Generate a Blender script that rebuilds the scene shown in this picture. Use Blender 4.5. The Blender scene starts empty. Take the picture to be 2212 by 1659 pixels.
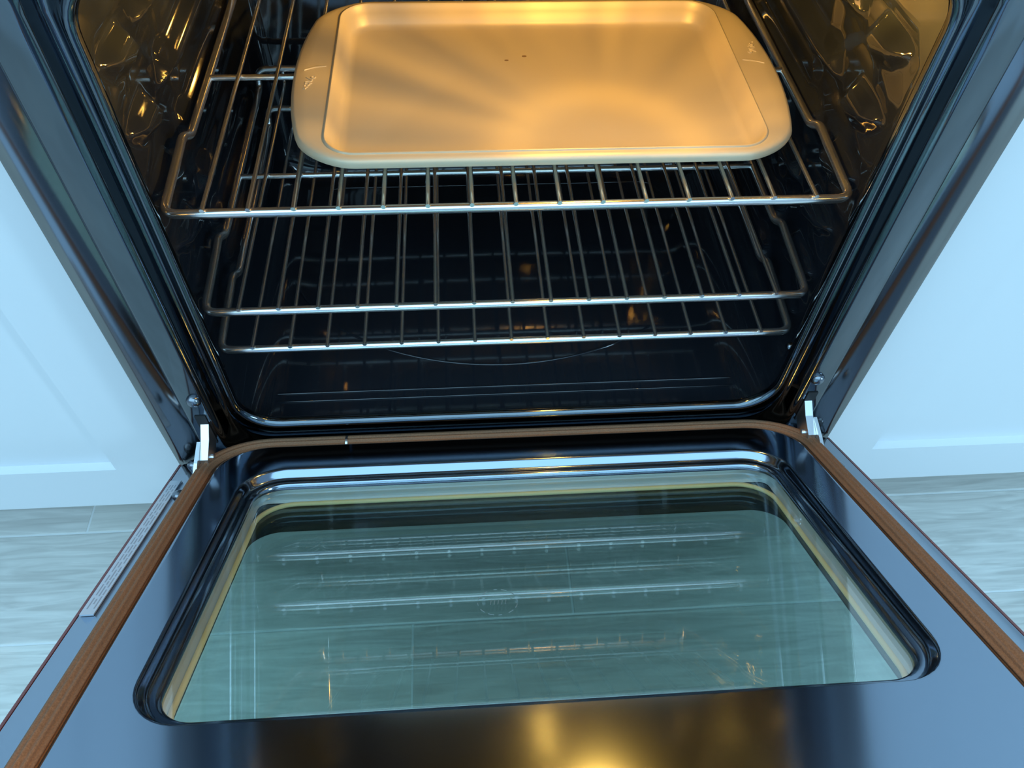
import bpy, bmesh, math, random
import numpy as np
from mathutils import Vector, Matrix
random.seed(4)
S = bpy.context.scene
C = S.collection
PI = math.pi

# ------------------------------------------------------------------ camera
CAM = (-0.0491, -0.4887, 1.0114)
PITCH, YAW, ROLL, FPX = 0.9092, 0.0950, 0.0380, 1677.3
def cam_axes(p, y, r):
    f = Vector((math.sin(y)*math.cos(p), math.cos(y)*math.cos(p), -math.sin(p)))
    rt = Vector((math.cos(y), -math.sin(y), 0)); up = rt.cross(f)
    return rt*math.cos(r)+up*math.sin(r), -rt*math.sin(r)+up*math.cos(r), f
_r, _u, _f = cam_axes(PITCH, YAW, ROLL)
cd = bpy.data.cameras.new('camera'); cam = bpy.data.objects.new('camera', cd); C.objects.link(cam)
cam.matrix_world = Matrix(((_r.x, _u.x, -_f.x, CAM[0]), (_r.y, _u.y, -_f.y, CAM[1]),
                           (_r.z, _u.z, -_f.z, CAM[2]), (0, 0, 0, 1)))
cd.sensor_fit = 'HORIZONTAL'; cd.sensor_width = 36; cd.lens = FPX/2212*36
cd.clip_start = 0.02; cd.clip_end = 50
S.camera = cam

# ------------------------------------------------------------------ world, daylight, exposure
W = bpy.data.worlds.new('world'); S.world = W; W.use_nodes = True
bg = W.node_tree.nodes['Background']
bg.inputs[0].default_value = (0.40, 0.70, 1.0, 1); bg.inputs[1].default_value = 0.62
wl = bpy.data.lights.new('overhead_fill', 'AREA'); wl.shape = 'RECTANGLE'; wl.size = 4.6; wl.size_y = 2.8  # added overhead area light, stands in for daylight off the ceiling
wl.color = (0.41, 0.75, 1.0); wl.energy = 98
wo = bpy.data.objects.new('overhead_fill', wl); C.objects.link(wo)
wo.location = (-0.75, -1.40, 2.65)
wo.rotation_euler = (Vector((-0.2, 0.0, 0.45)) - wo.location).to_track_quat('-Z', 'Y').to_euler()
w2 = bpy.data.lights.new('side_fill', 'AREA'); w2.shape = 'RECTANGLE'; w2.size = .45; w2.size_y = .8  # area light added at right to shadow the left stile and brighten that cabinet
w2.color = (0.45, 0.77, 1.0); w2.energy = 26
wo2 = bpy.data.objects.new('side_fill', w2); C.objects.link(wo2); wo2.location = (2.3, -1.7, 1.45)
wo2.rotation_euler = (Vector((-0.6, 0.0, 0.35)) - wo2.location).to_track_quat('-Z', 'Y').to_euler()
S.view_settings.view_transform = 'Standard'; S.view_settings.look = 'None'
S.view_settings.gamma = 1; S.view_settings.use_curve_mapping = False
S.view_settings.exposure = 0.0

# ------------------------------------------------------------------ materials
def mat(name, col, rough=.5, metal=0., ior=1.5, **kw):
    m = bpy.data.materials.new(name); m.use_nodes = True
    b = m.node_tree.nodes['Principled BSDF']
    b.inputs['Base Color'].default_value = (*col, 1); b.inputs['Roughness'].default_value = rough
    b.inputs['Metallic'].default_value = metal; b.inputs['IOR'].default_value = ior
    for k, v in kw.items(): b.inputs[k.replace('_', ' ')].default_value = v
    return m
def nd(m, t, **kw):
    n = m.node_tree.nodes.new(t)
    for k, v in kw.items(): setattr(n, k, v)
    return n
def lk(m, a, b): m.node_tree.links.new(a, b)
def pb(m): return m.node_tree.nodes['Principled BSDF']
def noise_col(m, scale, c1, c2, lo=.35, hi=.65, stretch=(1, 1, 1), detail=4, bump=0, coord='Object', rough=None):
    tc = nd(m, 'ShaderNodeTexCoord'); mp = nd(m, 'ShaderNodeMapping'); mp.inputs['Scale'].default_value = stretch
    nz = nd(m, 'ShaderNodeTexNoise'); nz.inputs['Scale'].default_value = scale; nz.inputs['Detail'].default_value = detail
    cr = nd(m, 'ShaderNodeValToRGB')
    cr.color_ramp.elements[0].position = lo; cr.color_ramp.elements[0].color = (*c1, 1)
    cr.color_ramp.elements[1].position = hi; cr.color_ramp.elements[1].color = (*c2, 1)
    lk(m, tc.outputs[coord], mp.inputs[0]); lk(m, mp.outputs[0], nz.inputs[0]); lk(m, nz.outputs[0], cr.inputs[0])
    lk(m, cr.outputs[0], pb(m).inputs['Base Color'])
    if bump:
        bp = nd(m, 'ShaderNodeBump'); bp.inputs['Strength'].default_value = bump; bp.inputs['Distance'].default_value = .002
        lk(m, nz.outputs[0], bp.inputs['Height']); lk(m, bp.outputs[0], pb(m).inputs['Normal'])
    return nz
M = {}
M['cavity'] = mat('black_porcelain_enamel', (.0110, .0135, .0185), .06, ior=1.65)
M['liner'] = mat('glossy_dark_enamel', (.29, .345, .425), .13, metal=1)
M['frame'] = mat('dark_frame_enamel', (.135, .155, .175), .09, metal=1)
M['flange'] = mat('grey_flange_enamel', (.25, .25, .25), .12, metal=1)
M['skin'] = mat('dark_door_skin', (.33, .39, .48), .16, metal=1)
M['steel'] = mat('brushed_steel', (.62, .62, .62), .28, metal=1)
M['chrome'] = mat('rack_chrome', (.90, .88, .85), .21, metal=.97)
M['zinc'] = mat('zinc_hinge', (.80, .82, .84), .30, metal=1)
M['bolt'] = mat('dark_bolt', (.22, .24, .27), .22, metal=1)
M['alu'] = mat('galvanised_spacer', (.80, .82, .84), .35, metal=.5)
M['bead'] = mat('cream_fibre_bead', (.95, .72, .36), .5)
M['gasket'] = mat('woven_gasket', (.34, .14, .05), .75)
noise_col(M['gasket'], 900, (.15, .072, .034), (.25, .125, .062), .3, .7, bump=.1)
M['pan'] = mat('champagne_nonstick', (.58, .50, .345), .46, metal=.25)
M['cab'] = mat('white_cabinet_paint', (.78, .79, .80), .38)
M['black'] = mat('black_plastic', (.01, .01, .01), .5)
M['stone'] = mat('pale_worktop', (.7, .7, .68), .25)
M['grout'] = mat('light_grout', (.72, .72, .70), .8)
M['wall'] = mat('wall_paint', (.75, .75, .74), .7)
M['frit'] = mat('black_frit', (.012, .013, .015), .3)
M['label'] = mat('printed_label', (.55, .60, .66), .35, metal=.4)
M['red'] = mat('reddish_trim', (.16, .05, .05), .35)
M['etch'] = mat('etched_mark', (.16, .22, .22), .6)
# wood-look floor tile
def plank_mat(name, c1, c2):
    m = mat(name, c1, .42)
    nz = noise_col(m, 9, c1, c2, .32, .68, stretch=(.9, 9, 9), detail=9, bump=.12)
    nz.inputs['Distortion'].default_value = 1.4
    return m
M['plank'] = [plank_mat('plank_a', (.50, .48, .44), (.70, .68, .63)), plank_mat('plank_b', (.47, .45, .41), (.65, .63, .58)),
              plank_mat('plank_c', (.54, .52, .47), (.73, .71, .65))]
# thin window glass: tinted see-through plus Fresnel mirror
def glass_mat(name, tint, ior):
    m = bpy.data.materials.new(name); m.use_nodes = True
    nt = m.node_tree; nt.nodes.remove(nt.nodes['Principled BSDF']); out = nt.nodes['Material Output']
    tr = nd(m, 'ShaderNodeBsdfTransparent'); tr.inputs[0].default_value = (*tint, 1)
    gl = nd(m, 'ShaderNodeBsdfGlossy'); gl.inputs[0].default_value = (1, 1, 1, 1); gl.inputs['Roughness'].default_value = .012
    f0 = ((ior-1)/(ior+1))**2
    ge = nd(m, 'ShaderNodeNewGeometry'); dt = nd(m, 'ShaderNodeVectorMath', operation='DOT_PRODUCT')
    ab = nd(m, 'ShaderNodeMath', operation='ABSOLUTE'); om = nd(m, 'ShaderNodeMath', operation='SUBTRACT'); om.inputs[0].default_value = 1
    pw = nd(m, 'ShaderNodeMath', operation='POWER'); pw.inputs[1].default_value = 5
    ma = nd(m, 'ShaderNodeMath', operation='MULTIPLY_ADD'); ma.inputs[1].default_value = 1-f0; ma.inputs[2].default_value = f0
    lk(m, ge.outputs['Normal'], dt.inputs[0]); lk(m, ge.outputs['Incoming'], dt.inputs[1]); lk(m, dt.outputs['Value'], ab.inputs[0])
    lk(m, ab.outputs[0], om.inputs[1]); lk(m, om.outputs[0], pw.inputs[0]); lk(m, pw.outputs[0], ma.inputs[0])
    mx = nd(m, 'ShaderNodeMixShader')
    lk(m, ma.outputs[0], mx.inputs[0]); lk(m, tr.outputs[0], mx.inputs[1]); lk(m, gl.outputs[0], mx.inputs[2])
    lk(m, mx.outputs[0], out.inputs[0])
    return m
M['glass'] = glass_mat('green_tinted_glass', (.895, .960, .940), 1.6)
M['coated'] = glass_mat('coated_inner_glass', (.925, .975, .955), 2.35)

# ------------------------------------------------------------------ mesh helpers
def mesh_obj(name, verts, faces, material, parent=None, smooth=True, angle=40):
    me = bpy.data.meshes.new(name); me.from_pydata([tuple(v) for v in verts], [], faces); me.validate()
    bm = bmesh.new(); bm.from_mesh(me); bmesh.ops.remove_doubles(bm, verts=bm.verts, dist=1e-6)
    bmesh.ops.recalc_face_normals(bm, faces=bm.faces)
    if smooth:
        for f in bm.faces: f.smooth = True
        for e in bm.edges:
            if len(e.link_faces) == 2 and e.calc_face_angle(0) > math.radians(angle): e.smooth = False
    bm.to_mesh(me); bm.free()
    me.materials.append(material)
    o = bpy.data.objects.new(name, me); C.objects.link(o)
    if parent: o.parent = parent
    return o
def tag(o, label=None, cat=None, group=None, kind=None):
    if label: o['label'] = label
    if cat: o['category'] = cat
    if group: o['group'] = group
    if kind: o['kind'] = kind
    return o
def empty(name, loc=(0, 0, 0)):
    o = bpy.data.objects.new(name, None); o.location = loc; o.empty_display_size = .05; C.objects.link(o); return o
def box_geo(x0, x1, y0, y1, z0, z1):
    v = [(x, y, z) for x in (x0, x1) for y in (y0, y1) for z in (z0, z1)]
    f = [(0, 1, 3, 2), (4, 6, 7, 5), (0, 4, 5, 1), (2, 3, 7, 6), (0, 2, 6, 4), (1, 5, 7, 3)]
    return v, f
def box(name, dims, material, parent=None, bevel=0):
    v, f = box_geo(*dims)
    if not bevel: return mesh_obj(name, v, f, material, parent, smooth=False)
    me = bpy.data.meshes.new(name); me.from_pydata(v, [], f)
    bm = bmesh.new(); bm.from_mesh(me); bmesh.ops.recalc_face_normals(bm, faces=bm.faces)
    bmesh.ops.bevel(bm, geom=bm.edges[:], offset=bevel, segments=2, profile=.5, affect='EDGES')
    bm.to_mesh(me); bm.free(); me.materials.append(material)
    o = bpy.data.objects.new(name, me); C.objects.link(o)
    if parent: o.parent = parent
    return o
def rrect(x0, x1, a0, a1, r, n=8, sub=None):
    """rounded rectangle as 2-D points, counter-clockwise; sub = extra points on the two vertical and two horizontal sides"""
    cs = [(x1-r, a0+r, -PI/2), (x1-r, a1-r, 0), (x0+r, a1-r, PI/2), (x0+r, a0+r, PI)]
    pts = []
    nv, nh = sub or (0, 0)
    for i, (cx, ca, t0) in enumerate(cs):
        arc = [(cx+r*math.cos(t0+PI/2*k/n), ca+r*math.sin(t0+PI/2*k/n)) for k in range(n+1)]
        pts += arc
        q = cs[(i+1) % 4]; nx = (q[0]+r*math.cos(q[2]), q[1]+r*math.sin(q[2])); e = arc[-1]
        cnt = nv if i % 2 == 0 else nh
        for k in range(1, cnt+1):
            t = k/(cnt+1); pts.append((e[0]+(nx[0]-e[0])*t, e[1]+(nx[1]-e[1])*t))
    return pts
def loft(loops, cap0=False, cap1=False):
    n = len(loops[0]); v = [p for l in loops for p in l]; f = []
    for i in range(len(loops)-1):
        a, b = i*n, (i+1)*n
        for k in range(n):
            k2 = (k+1) % n; f.append((a+k, a+k2, b+k2, b+k))
    if cap0: f.append(tuple(range(n))[::-1])
    if cap1: f.append(tuple(range((len(loops)-1)*n, len(loops)*n)))
    return v, f
def tube_geo(path, r, n=10, closed=False, cap=True, flute=0, nfl=0):
    P = [Vector(p) for p in path]; m = len(P); loops = []
    t0 = (P[1]-P[0]).normalized(); up = Vector((0, 0, 1)) if abs(t0.z) < .9 else Vector((0, 1, 0))
    nrm = (up-t0*up.dot(t0)).normalized()
    for i in range(m):
        a = P[(i-1) % m] if (closed or i > 0) else P[i]; b = P[(i+1) % m] if (closed or i < m-1) else P[i]
        t = (b-a).normalized(); nrm = (nrm-t*nrm.dot(t)).normalized(); bi = t.cross(nrm)
        loops.append([P[i]+(nrm*math.cos(2*PI*k/n)+bi*math.sin(2*PI*k/n))*(r*(1+flute*math.cos(2*PI*k/n*nfl))) for k in range(n)])
    if closed:
        loops.append(loops[0]); return loft(loops)
    return loft(loops, cap, cap)
def fillet(path, r, n=6):
    """round the inner corners of an open polyline"""
    P = [Vector(p) for p in path]; out = [P[0]]
    for i in range(1, len(P)-1):
        a = (P[i-1]-P[i]); b = (P[i+1]-P[i]); d = min(r, a.length*.45, b.length*.45)
        A = P[i]+a.normalized()*d; B = P[i]+b.normalized()*d
        for k in range(n+1):
            t = k/n; out.append(A*(1-t)**2+P[i]*2*t*(1-t)+B*t*t)
    return out+[P[-1]]
def join(*geos):
    v, f = [], []
    for gv, gf in geos:
        o = len(v); v += list(gv); f += [tuple(i+o for i in q) for q in gf]
    return v, f
def dome_geo(c, axis, r, h, n=16, m=5):
    """a domed bolt head with a short collar"""
    ax = Vector(axis).normalized(); t = ax.orthogonal().normalized(); b = ax.cross(t); c = Vector(c); loops = []
    prof = [(r, -h*.3), (r, h*.25)]+[(r*math.cos(k/m*PI/2*.94), h*.25+h*.75*math.sin(k/m*PI/2)) for k in range(1, m+1)]
    for rr, hh in prof: loops.append([c+ax*hh+(t*math.cos(2*PI*k/n)+b*math.sin(2*PI*k/n))*rr for k in range(n)])
    return loft(loops, True, True)

# ------------------------------------------------------------------ structure: floor, back wall
fl = box('floor', (-2.4, 2.4, -3.2, .70, -.06, -.0008), M['grout']); tag(fl, 'pale grout bed under grey-beige wood-look floor planks', kind='structure')
PW, PL, GAP = .157, .92, .0028
vv, ff = box_geo(0, PL-GAP, 0, PW-GAP, -.004, 0)
plank_me = []
for pm in M['plank']:
    o = box('plank', (0, PL-GAP, 0, PW-GAP, -.004, 0), pm, bevel=.0009); plank_me.append(o.data); bpy.data.objects.remove(o)
row_x = {0: .083, 1: -.594, -1: -.132}
for j in range(-8, 4):
    y0 = -.1+j*PW
    x0 = row_x.get(j, random.uniform(-.4, .4))
    for i in range(-3, 3):
        xs = x0+i*PL
        if xs > 1.6 or xs+PL < -1.6: continue
        o = bpy.data.objects.new('plank', plank_me[(i*2+j*5) % 3]); C.objects.link(o); o.parent = fl
        o.location = (xs+GAP/2, y0+GAP/2, 0)
wb = box('wall_back', (-2.4, 2.4, .70, .78, -.06, 2.6), M['wall']); tag(wb, 'plain painted wall behind the range', kind='structure')

# ------------------------------------------------------------------ base cabinets
def cabinet(sg, zb, zp, label):
    r = empty('base_cabinet', (sg*.70, .33, 0)); tag(r, label, 'cabinet', 'white shaker base cabinets beside the range')
    L = lambda a, b: tuple(sorted((sg*a-sg*.70, sg*b-sg*.70)))
    y = lambda v: v-.33
    box('carcass', (*L(.384, 1.10), y(.052), y(.68), .10, .87), M['cab'], r)
    box('toe_kick', (*L(.384, 1.10), y(.125), y(.68), 0, .10), M['cab'], r)
    d = box('cabinet_door', (*L(.464, .95), y(.0415), y(.051), zp-.008, .80), M['cab'], r, bevel=.0006)  # recessed panel
    d['label'] = 'recessed flat centre panel of the cabinet door'
    box('stile', (*L(.386, .472), y(.030), y(.051), zb, .86), M['cab'], d)
    box('stile', (*L(.940, 1.03), y(.030), y(.051), zb, .86), M['cab'], d)
    box('rail', (*L(.472, .940), y(.030), y(.051), zb, zp), M['cab'], d)
    box('rail', (*L(.472, .940), y(.030), y(.051), .78, .86), M['cab'], d)
    return r
cabinet(-1, .121, .203, 'white shaker base cabinet to the left of the open oven')
cabinet(1, .099, .176, 'white shaker base cabinet to the right of the open oven')

# ------------------------------------------------------------------ oven (range body)
oven = empty('oven', (0, .3, 0)); tag(oven, 'range oven with glossy black cavity and its glass-windowed door let down', 'oven')
def part(name, geo, material, parent=oven, **kw):
    v, f = geo
    if parent is oven: v = [(p[0], p[1]-.3, p[2]) for p in v]
    return mesh_obj(name, v, f, material, parent, **kw)
# front frame: profile from the outer edge into the cavity mouth: (half width, z0, z1, corner r, y)
ROLL_EDGE, _x, _y = [], .3757, .0003        # rolled flange: leans further inwards towards the seam
for k in range(25):
    ROLL_EDGE.append((_x, .186+(.378-_x)*1.05, .861-(.378-_x)*.95, .006, _y))
    q = (.3757-_x)/.0297; tilt = np.interp(q, (0, .22, .72, 1), (2, 17, 26, 36)); _x -= .0297/24; _y += .0297/24*math.tan(math.radians(tilt))
ROLL_EDGE += [(.3452, .2215, .8298, .010, _y+.001), (.3440, .2222, .829, .010, _y+.001), (.3430, .2228, .828, .010, .0030)]
prof = [(.378, .185, .862, .004, .06), (.378, .185, .862, .004, .005), (.3765, .187, .860, .004, .0012), *ROLL_EDGE, (.3405, .224, .827, .010, .0012), (.3390, .226, .8265, .012, .0008), (.3200, .254, .813, .040, .0008), (.3190, .255, .8125, .040, .0008), (.3155, .259, .810, .042, .002), (.3130, .262, .808, .044, .007), (.3110, .268, .806, .044, .017),
        (.3085, .276, .803, .043, .020), (.3040, .290, .799, .042, .020), (.3000, .300, .795, .042, .017), (.2975, .304, .792, .042, .012),
        (.2955, .3065, .790, .042, .0095), (.2930, .310, .7875, .041, .0095), (.2905, .3125, .785, .040, .0125), (.2900, .313, .7845, .040, .017),
        (.2925, .309, .787, .041, .022), (.3000, .297, .794, .045, .030), (.3100, .282, .800, .050, .040)]
loops = [[(x, y, z) for x, z in rrect(-hw, hw, z0, z1, r, 10)] for hw, z0, z1, r, y in prof]
NF = 3+len(ROLL_EDGE)-1
part('rolled_flange', loft(loops[:NF]), M['flange'], angle=60)
part('front_frame', loft(loops[NF-1:]), M['frame'], angle=60)

# cavity: dense loft with stamped rack guides on both side walls
LEVELS = [.393, .4515, .512, .573, .6335, .694]
def sd_poly(y, z, poly):
    d = np.full(y.shape, 1e9); inside = np.zeros(y.shape, bool); n = len(poly)
    for i in range(n):
        ay, az = poly[i]; by, bz = poly[(i+1) % n]; ey, ez = by-ay, bz-az
        t = np.clip(((y-ay)*ey+(z-az)*ez)/(ey*ey+ez*ez), 0, 1)
        d = np.minimum(d, (y-ay-t*ey)**2+(z-az-t*ez)**2)
        with np.errstate(divide='ignore', invalid='ignore'):
            c = ((az > z) != (bz > z)) & (y < (by-ay)*(z-az)/(bz-az+1e-12)+ay)
        inside ^= c
    d = np.sqrt(d); return np.where(inside, -d, d)
def step(d, w, off=0): 
    t = np.clip((d-off)/w*.5+.5, 0, 1); return 1-t*t*(3-2*t)
def wall_relief(y, z):
    h = np.zeros(y.shape)
    panel = [(.060, .335), (.060, .690), (.078, .705), (.165, .703), (.47, .745), (.47, .335)]
    h -= .011*step(sd_poly(y, z, panel), .010)
    for L in LEVELS:
        boss = [(.140, L-.007), (.156, L-.030), (.131, L-.034), (.101, L-.024), (.088, L-.010), (.104, L-.006)]
        h += .013*step(sd_poly(y, z, boss), .009)
        led = [(.195, L-.011), (.225, L-.009), (.455, L-.009), (.455, L-.028), (.225, L-.028), (.185, L-.022)]
        h += .014*step(sd_poly(y, z, led), .010)
        tong = [(.240, L+.026), (.225, L-.0015), (.204, L-.004), (.168, L+.024), (.178, L+.030), (.200, L+.034)]
        h -= .004*step(sd_poly(y, z, tong), .010)
        tip = [(.128, L-.036), (.100, L-.030), (.078, L-.046), (.086, L-.056), (.110, L-.050)]
        h += .003*step(sd_poly(y, z, tip), .012)
    return h
CW, CZ0, CZ1, CR, CY1 = .310, .275, .803, .050, .492
ys = list(np.linspace(.040, CY1-.022, 150))
base2d = rrect(-CW, CW, CZ0, CZ1, CR, 10, sub=(190, 24))
B = np.array(base2d); loops = []
for y in ys:
    X, Z = B[:, 0].copy(), B[:, 1]
    side = np.abs(X) > CW-.0005
    hh = wall_relief(np.full(X.shape, y), Z); fade = min(1, (CY1-.022-y)/.012)
    X[side] -= np.sign(X[side])*hh[side]*fade
    loops.append([(float(a), float(y), float(b)) for a, b in zip(X, Z)])
for k in range(1, 7):
    t = k/6*PI/2; ins = .022*(1-math.cos(t)); yy = CY1-.022+.022*math.sin(t)
    loops.append([(a*(CW-ins)/CW, yy, CZ0+ins+(b-CZ0)*(CZ1-CZ0-2*ins)/(CZ1-CZ0)) for a, b in base2d])
part('cavity', loft(loops, cap1=True), M['cavity'], angle=75)
# floor stampings
ridge = [(-.290+.006*math.cos(a), .0735+.006*math.sin(a), CZ0+.0002) for a in np.linspace(PI/2, 3*PI/2, 9)]+[(.290+.006*math.cos(a), .0735+.006*math.sin(a), CZ0+.0002) for a in np.linspace(-PI/2, PI/2, 9)]
part('floor_ridge', tube_geo(ridge, .0016, 10, closed=True), M['cavity'])
oval = [(.285*math.cos(t)*1.0, .335+.222*math.sin(t), CZ0-.0005) for t in np.linspace(0, 2*PI, 97)[:-1]]
oval = [(x, min(y, .462), z) for x, y, z in oval]
part('floor_ring', tube_geo(oval, .0019, 10, closed=True), M['cavity'])
# body shell, cooktop, drawer
part('side_panel', box_geo(-.378, -.372, .06, .66, .02, .88), M['frame'], smooth=False)
part('side_panel', box_geo(.372, .378, .06, .66, .02, .88), M['frame'], smooth=False)
part('cooktop', box_geo(-.380, .380, -.03, .67, .885, .912), M['black'], smooth=False)
part('control_panel', box_geo(-.378, .378, -.035, .06, .864, .884), M['steel'], smooth=False)
part('storage_drawer', box_geo(-.374, .374, -.022, .05, .045, .180), M['steel'], smooth=False)
part('back_panel', box_geo(-.372, .372, .63, .655, .02, .88), M['frame'], smooth=False)
# screws and buttons on frame and walls
for x, z in ((-.326, .372), (.324, .370)): part('frame_bolt', dome_geo((x, .002, z), (0, -1, 0), .0075, .008), M['bolt'])
for sx in (-1, 1):
    part('wall_button', dome_geo((sx*.309, .047, .369), (-sx, 0, 0), .005, .006), M['bolt'])
    part('hinge_slot', box_geo(sx*.3275-.0055, sx*.3275+.0055, -.0004, .003, .296, .346), M['black'], smooth=False)
# hinge arms: flat zinc links between slot and door
for sx in (-1, 1):
    g = []
    for off, pts, w in ((0, [(.030, .338), (.006, .336), (-.014, .322), (-.034, .314), (-.040, .296), (-.018, .290), (.004, .306), (.030, .312)], .0042),
                        (.0062, [(-.016, .322), (-.040, .318), (-.060, .312), (-.062, .302), (-.040, .304), (-.020, .308)], .0018)):
        xa, xb = sx*(.3265+off)-w, sx*(.3265+off)+w
        g.append(loft([[(xa, a, b) for a, b in pts], [(xb, a, b) for a, b in pts]], True, True))
    h = part('hinge_arm', join(*g), M['zinc'], smooth=False)
    hb = part('rivet', dome_geo((sx*.3220, -.024, .305), (-sx, 0, 0), .0032, .003), M['zinc'], parent=oven); 

# oven lamp: ribbed glass dome in the cavity ceiling
LP = Vector((.088, .125, .8025))
def ring(r, h, n=48, rib=0): return [(LP.x+r*(1+rib*math.cos(12*t))*math.cos(t), LP.y+r*(1+rib*math.cos(12*t))*math.sin(t), LP.z-h) for t in np.linspace(0, 2*PI, n+1)[:-1]]
part('lamp_collar', loft([ring(.036, 0), ring(.036, .004), ring(.031, .006)]), M['steel'])
m = mat('lamp_glass', (1, .8, .5), .3); pb(m).inputs['Emission Color'].default_value = (1, .52, .16, 1); pb(m).inputs['Emission Strength'].default_value = 8
part('lamp_cover', loft([ring(.030, .003, rib=.03), ring(.029, .010, rib=.03), ring(.024, .017, rib=.03), ring(.012, .021), ring(.003, .022)], cap1=True), m)
ll = bpy.data.lights.new('oven_lamp', 'POINT'); ll.color = (1, .52, .085); ll.energy = 1.9; ll.shadow_soft_size = .012
ll.use_nodes = True
em = ll.node_tree.nodes['Emission']; LN = ll.node_tree
def ln(t, op=None, a=None, b=None, c=None):
    n = LN.nodes.new(t)
    if op: n.operation = op
    for k, v in enumerate((a, b, c)):
        if v is None: continue
        if isinstance(v, (int, float)): n.inputs[k].default_value = v
        else: LN.links.new(v, n.inputs[k])
    return n.outputs[0]
def mth(op, a, b=None, c=None): return ln('ShaderNodeMath', op, a, b, c)
ge = LN.nodes.new('ShaderNodeNewGeometry'); sx_ = LN.nodes.new('ShaderNodeSeparateXYZ'); LN.links.new(ge.outputs['Incoming'], sx_.inputs[0])
e_ = mth('MAXIMUM', mth('ABSOLUTE', sx_.outputs[2]), .22)
t_ = mth('DIVIDE', mth('SQRT', mth('SUBTRACT', 1.0, mth('MULTIPLY', e_, e_))), e_)             # tan of the angle off the lamp axis
g_ = mth('DIVIDE', mth('SUBTRACT', t_, .46), .13)
ringv = mth('POWER', 2.718, mth('MULTIPLY', mth('MULTIPLY', g_, g_), -1.0))                      # bright ring thrown by the dome
phi = mth('ARCTAN2', sx_.outputs[1], sx_.outputs[0])
nz = LN.nodes.new('ShaderNodeTexNoise'); nz.noise_dimensions = '1D'; nz.inputs['Scale'].default_value = 5.5; nz.inputs['Detail'].default_value = 2
LN.links.new(phi, nz.inputs['W'])
rays = mth('MULTIPLY', mth('SUBTRACT', nz.outputs[0], .5), mth('MINIMUM', mth('MULTIPLY', t_, .9), 1.0))  # streaks from the ribs
prof_ = mth('POWER', e_, -2.0)
LN.links.new(mth('MULTIPLY', prof_, mth('ADD', mth('MULTIPLY_ADD', ringv, .50, .66), mth('MULTIPLY', rays, 1.3))), em.inputs['Strength'])
lo = bpy.data.objects.new('oven_lamp', ll); C.objects.link(lo); lo.parent = oven
lo.location = (LP.x, LP.y-.3, LP.z-.036)

# ------------------------------------------------------------------ oven door (local: x, y = -distance from hinge, z = above door plane)
ANG = 0.519
door_loops = []
for hw, s0, s1, r, off in ((.300, -.016, .470, .050, .004), (.3170, -.0185, .4785, .052, .004), (.3185, -.0185, .480, .052, .018), (.3170, -.017, .4785, .052, .024),
                           (.3150, -.015, .476, .050, .0280), (.3130, -.013, .474, .050, .0296), (.3110, -.011, .472, .050, .0300), (.3100, -.010, .471, .050, .0300), (.2815, .0385, 0.3800, .043, .0300), (.2805, .0395, 0.3795, .043, .0300),
                           (.2795, .0405, 0.3785, .042, .0296), (.2785, .0415, 0.3775, .041, .0280), (.2765, .0440, 0.3760, .040, .0245), (.2755, .0450, 0.3755, .039, .0225), (.2740, .0465, 0.3740, .037, .0212), (.2720, .0485, 0.3720, .036, .0208),
                           (.2690, .051, 0.3695, .033, .0205), (.2660, .0535, 0.3670, .030, .0198), (.2650, .0545, 0.3660, .029, .0185), (.2650, .0545, 0.3660, .029, .0160)):
    door_loops.append([(x, -a, off) for x, a in rrect(-hw, hw, s0, s1, r, 10)])
v, f = loft(door_loops)
door = mesh_obj('door', v, f, M['liner'], None, angle=50); door.parent = oven
door.location = (0, -.03-.3, .27); door.rotation_euler = (-ANG, 0, 0)
door['label'] = 'dropped oven door with dark glossy inner liner and glass window'
def dpart(name, geo, material, **kw): return mesh_obj(name, geo[0], geo[1], material, door, **kw)
# outer skin of the door: tray with an opening for the window
sk = []
for hw, s0, s1, r, off in ((.285, .03, .40, .03, -.018), (.3690, -.029, .522, .006, -.018), (.3720, -.031, .524, .006, -.016), (.3720, -.031, .524, .006, .0035),
                           (.3705, -.0295, .5225, .006, .005), (.358, -.022, .510, .006, .005), (.357, -.021, .509, .006, .006), (.300, -.012, .42, .03, .006)):
    sk.append([(x, -a, off) for x, a in rrect(-hw, hw, s0, s1, r, 6)])
dpart('door_skin', loft(sk), M['skin'], angle=50)
for sx in (-1, 1):
    dpart('edge_trim', box_geo(*sorted((sx*.3722, sx*.3745)), -.524, .029, -.020, .0042), M['red'], smooth=False)
    dpart('door_bolt', dome_geo((sx*.350, -.046, .0068), (0, 0, 1), .0068, .006), M['bolt'])
    dpart('door_bolt', dome_geo((sx*.356, .022, .0062), (0, 0, 1), .0068, .006), M['bolt'])
# gasket
gk = [(x, -a, .024) for x, a in rrect(-.3265, .3265, -.0235, .488, .060, 14)]
dense = []
for i, p in enumerate(gk):
    q = gk[(i+1) % len(gk)]; n = max(1, int((Vector(q)-Vector(p)).length/.03))
    for k in range(n): dense.append(Vector(p).lerp(Vector(q), k/n))
go = dpart('gasket', tube_geo(dense, .0088, 56, closed=True, flute=.12, nfl=11), M['gasket'], angle=80); go['label'] = 'brown woven fibreglass gasket'
sp = [[(p[0], p[1], p[2]) for p in gk]]
dpart('gasket_splice', tube_geo([(-.186, .0235, .0245), (-.1835, .0235, .0245)], .0094, 20), M['steel'])
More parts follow.
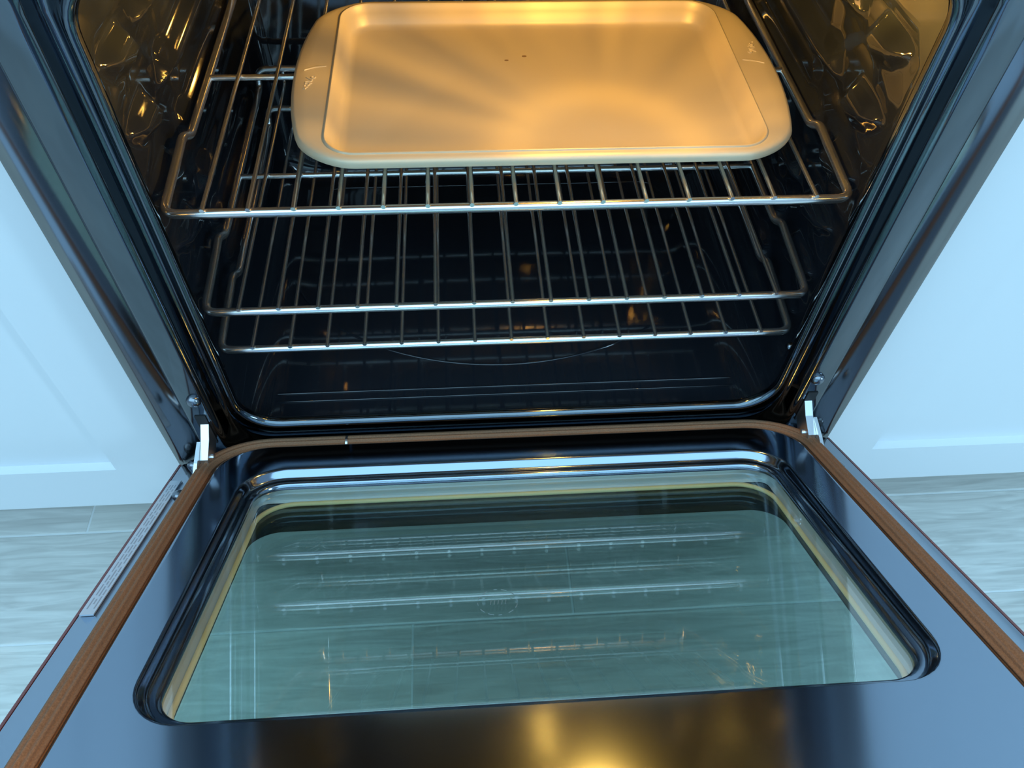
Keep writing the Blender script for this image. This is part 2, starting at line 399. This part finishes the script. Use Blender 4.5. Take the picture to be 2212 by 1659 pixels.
# window: inner pane, spacer frame, bead, middle pane, outer pane with border
def pane(name, hw, s0, s1, r, off, th, m=M['glass']):
    lo_ = [(x, -a, off-th) for x, a in rrect(-hw, hw, s0, s1, r, 6)]; hi = [(x, -a, off) for x, a in rrect(-hw, hw, s0, s1, r, 6)]
    return dpart(name, loft([lo_, hi], True, True), m, smooth=False)
pane('glass_pane', .282, .040, .392, .01, .0158, .003, M['coated'])
pane('glass_pane', .290, .034, .398, .01, -.001, .003)
wl_ = []
for hw, s0, s1, r, off in ((.268, .0535, .3775, .030, .0126), (.2705, .0535, .380, .012, .0115), (.2705, .0535, .380, .010, .0005), (.266, .058, .3755, .010, -.0004)):
    wl_.append([(x, -a, off) for x, a in rrect(-hw, hw, s0, s1, r, 6)])
dpart('spacer_frame', loft(wl_), M['alu'], angle=50)
bd = [(x, -a, .0012) for x, a in rrect(-.2625, .2625, .0635, .372, .036, 10)]
dpart('bead', tube_geo(bd, .0024, 10, closed=True), M['bead'])
pane('glass_pane', .350, .005, .50, .01, -.0185, .004)
fr_ = [[(x, -a, -.0178) for x, a in rrect(-hw, hw, s0, s1, r, 8)] for hw, s0, s1, r in ((.360, .0, .465, .01), (.2685, .085, .374, .03))]
dpart('frit_border', loft(fr_), M['frit'])
# printed aluminium strip on the left rim of the door
lb = dpart('printed_strip', box_geo(-.3700, -.3585, -.232, -.012, .0052, .0066), M['label'], smooth=False)
lb['label'] = 'pale strip with small print along the door rim'
g = []
for row, x in enumerate((-.3668, -.3640, -.3612)):
    s = .022
    while s < .215:
        ln = random.uniform(.004, .016)
        g.append(box_geo(x-.0005, x+.0005, -(s+ln), -s, .0066, .00675)); s += ln+random.uniform(.0015, .005)
mesh_obj('small_print', *join(*g), mat('print_ink', (.30, .34, .40), .6), lb, smooth=False)

# ------------------------------------------------------------------ oven racks
WS = .0385; YR = .0537
def make_rack(z, label, loc_y=.27):
    r = empty('oven_rack', (0, loc_y, z)); tag(r, label, 'rack', 'chrome oven racks')
    def rp(name, geo):
        return mesh_obj(name, [(p[0], p[1]-loc_y, p[2]) for p in geo[0]], geo[1], M['chrome'], r, angle=60)
    H, zf = .304, -.0058
    half = []
    for sx in (1,):
        half = [(0, YR, zf), (H, YR, zf), (H+.0005, .140, zf+.0065), (H+.001, .156, zf+.0075), (H-.002, .169, zf), (H-.001, .452, zf), (H-.003, .456, zf+.024), (0, .460, zf+.024)]
    full = [(-x, y, z_) for x, y, z_ in half[::-1]]+half[1:]
    rp('rack_frame', tube_geo(fillet(full[:-1]+[full[-1]], .013, 6), .0042, 12))
    rp('cross_bar', tube_geo([(-H+.002, .267, zf+.0006), (H-.002, .267, zf+.0006)], .0032, 10))
    wire = None
    for i in range(15):
        x = (i-7)*WS
        if wire is None:
            pth = fillet([(0, YR-.0040, 0), (0, .452, 0), (0, .457, .0215)], .008, 4)
            wire = rp('wire', tube_geo(pth, .0021, 8)); wire.location = (x, 0, 0)
        else:
            o = wire.copy(); C.objects.link(o); o.parent = r; o.location = (x, 0, 0)
    return r
make_rack(.573, 'chrome wire oven rack in the top slot, under the baking sheet')
make_rack(.450, 'empty chrome wire oven rack in the middle of the oven')
make_rack(.393, 'empty chrome wire oven rack in the lowest slot, just above the oven floor')

# ------------------------------------------------------------------ baking sheet
PC = (.0335, .2245); PZ = .5752
pan = empty('baking_sheet', (PC[0], PC[1], PZ)); pan.scale = (.985, .975, 1); tag(pan, 'champagne-coloured rectangular baking sheet with rounded end handles on the top rack', 'baking sheet')
def pan_outline(hx, hy, r, bulge, n=10):
    """rounded rectangle whose short ends bow outwards into handles"""
    pts = []
    for x, y in rrect(-hx, hx, -hy, hy, r, n, sub=(18, 30)):
        k = bulge*max(0, 1-(y/hy)**2)**.8*min(1, max(0, (abs(x)-hx*.8)/(hx*.2)))
        pts.append((x+math.copysign(k, x), y))
    return pts
HX, HY = .204, .136
RZ = .0225
pl = []
def pl_loop(hx, hy, r, bulge, z): pl.append([(x, y, z) for x, y in pan_outline(hx, hy, r, bulge)])
pl_loop(.214, .1445, .040, .027, RZ-.0085)
pl_loop(.2155, .1460, .041, .0275, RZ-.0085)
pl_loop(.2160, .1465, .041, .0275, RZ-.0050)
pl_loop(.2150, .1455, .041, .0275, RZ-.0018)
pl_loop(.2125, .1430, .040, .0265, RZ-.0002)
pl_loop(.2095, .1405, .037, .0180, RZ+.0001)
pl_loop(.2065, .1385, .032, .0060, RZ)
pl_loop(.2055, .1375, .030, .0005, RZ)
pl_loop(.2050, .1370, .030, 0, RZ+.0012)
pl_loop(.2040, .1360, .029, 0, RZ+.0014)
pl_loop(.2025, .1345, .028, 0, RZ-.0002)
pl_loop(.2010, .1330, .027, 0, RZ-.0060)
pl_loop(.1995, .1315, .026, 0, RZ-.0068)
pl_loop(.1965, .1285, .024, 0, RZ-.0170)
pl_loop(.1935, .1255, .022, 0, RZ-.0205)
pl_loop(.1880, .1200, .020, 0, RZ-.0216)
bot = [[(x, y, RZ-.0225) for x, y, z in pl[-1]], ]
up_v, up_f = loft(pl, cap1=True)
dn = [pl[0]]+[[(x*.975, y*.975, RZ-.0080) for x, y, z in pl[1]], [(x, y, RZ-.0090) for x, y in pan_outline(.2035, .1355, .028, 0)],
      [(x, y, RZ-.0190) for x, y in pan_outline(.1965, .1285, .024, 0)], [(x, y, RZ-.0225) for x, y in pan_outline(.189, .121, .020, 0)]]
dn_v, dn_f = loft(dn, cap1=True)
mesh_obj('sheet', *join((up_v, up_f), (dn_v, dn_f)), M['pan'], pan, angle=50)
for sx in (-1, 1):
    arc = [(sx*(.2115+.021*t), .006+(.004 if sx < 0 else .006)-.007*(t if sx < 0 else t)+.0025*math.sin(t*PI), RZ+.0002) for t in np.linspace(0, 1, 9)]
    rr = [.0004, .0012, .0018, .002, .002, .0018, .0015, .001, .0004]
    g = loft([[(x, y+q*math.cos(a), z+.0006*math.sin(a)) for a in np.linspace(0, 2*PI, 11)[:-1]] for (x, y, z), q in zip(arc, rr)], True, True)
    mesh_obj('pressed_crease', *g, M['pan'], pan)
    # raised maker's mark: ring, slash and script strokes
    cx, cy, sgn = (-.2255, -.020, 1) if sx < 0 else (.2265, .037, -1)
    def P(a, b): return (cx+sgn*a*.9, cy+sgn*b*1.15, RZ+.0001)
    strokes = [[P(.0035+.0022*math.cos(t), .0085+.0016*math.sin(t)) for t in np.linspace(0, 2*PI, 13)],
               [P(-.004, .0085), P(-.001, .006), P(.003, .004)],
               [P(-.0045, .001), P(-.002, .0022), P(.001, .0018), P(.003, .003)],
               [P(-.0045, -.001), P(-.001, -.0005), P(.0005, -.002), P(.003, -.001)],
               [P(-.005, -.005), P(-.003, -.003), P(-.001, -.0045), P(.001, -.003)],
               [P(-.0055, -.0085), P(-.0035, -.0095), P(-.002, -.007), P(-.0005, -.006)]]
    mesh_obj('embossed_mark', *join(*[tube_geo(s, .00075, 6) for s in strokes]), M['pan'], pan)
stain = mat('brown_stain', (.20, .12, .06), .5)
for x, y, a, b in ((.0048, .2806, .0022, .0012), (.0244, .2885, .0026, .0017)):
    rim = [[(x-PC[0]+a*q*math.cos(t), y-PC[1]+b*q*math.sin(t), RZ-.0216+h) for t in np.linspace(0, 2*PI, 15)[:-1]] for q, h in ((1, -.0002), (1, .0002), (.6, .0003))]
    mesh_obj('stain', *loft(rim, cap1=True), stain, pan)
# faint etched safety mark on the inner pane
g = []
for k in range(12):
    t0 = 2*PI*k/12; ln_ = .30 if k % 3 else .16
    g.append(tube_geo([(-.0307+.016*math.cos(t0+ln_*q), -.2557+.016*math.sin(t0+ln_*q), .0159) for q in (0, .5, 1)], .00035, 5))
for k in range(5): g.append(tube_geo([(-.0307-.006+.003*k, -.2557-.003, .0159), (-.0307-.005+.003*k, -.2557+.003, .0159)], .00030, 5))
mesh_obj('etched_mark', *join(*g), M['etch'], door)
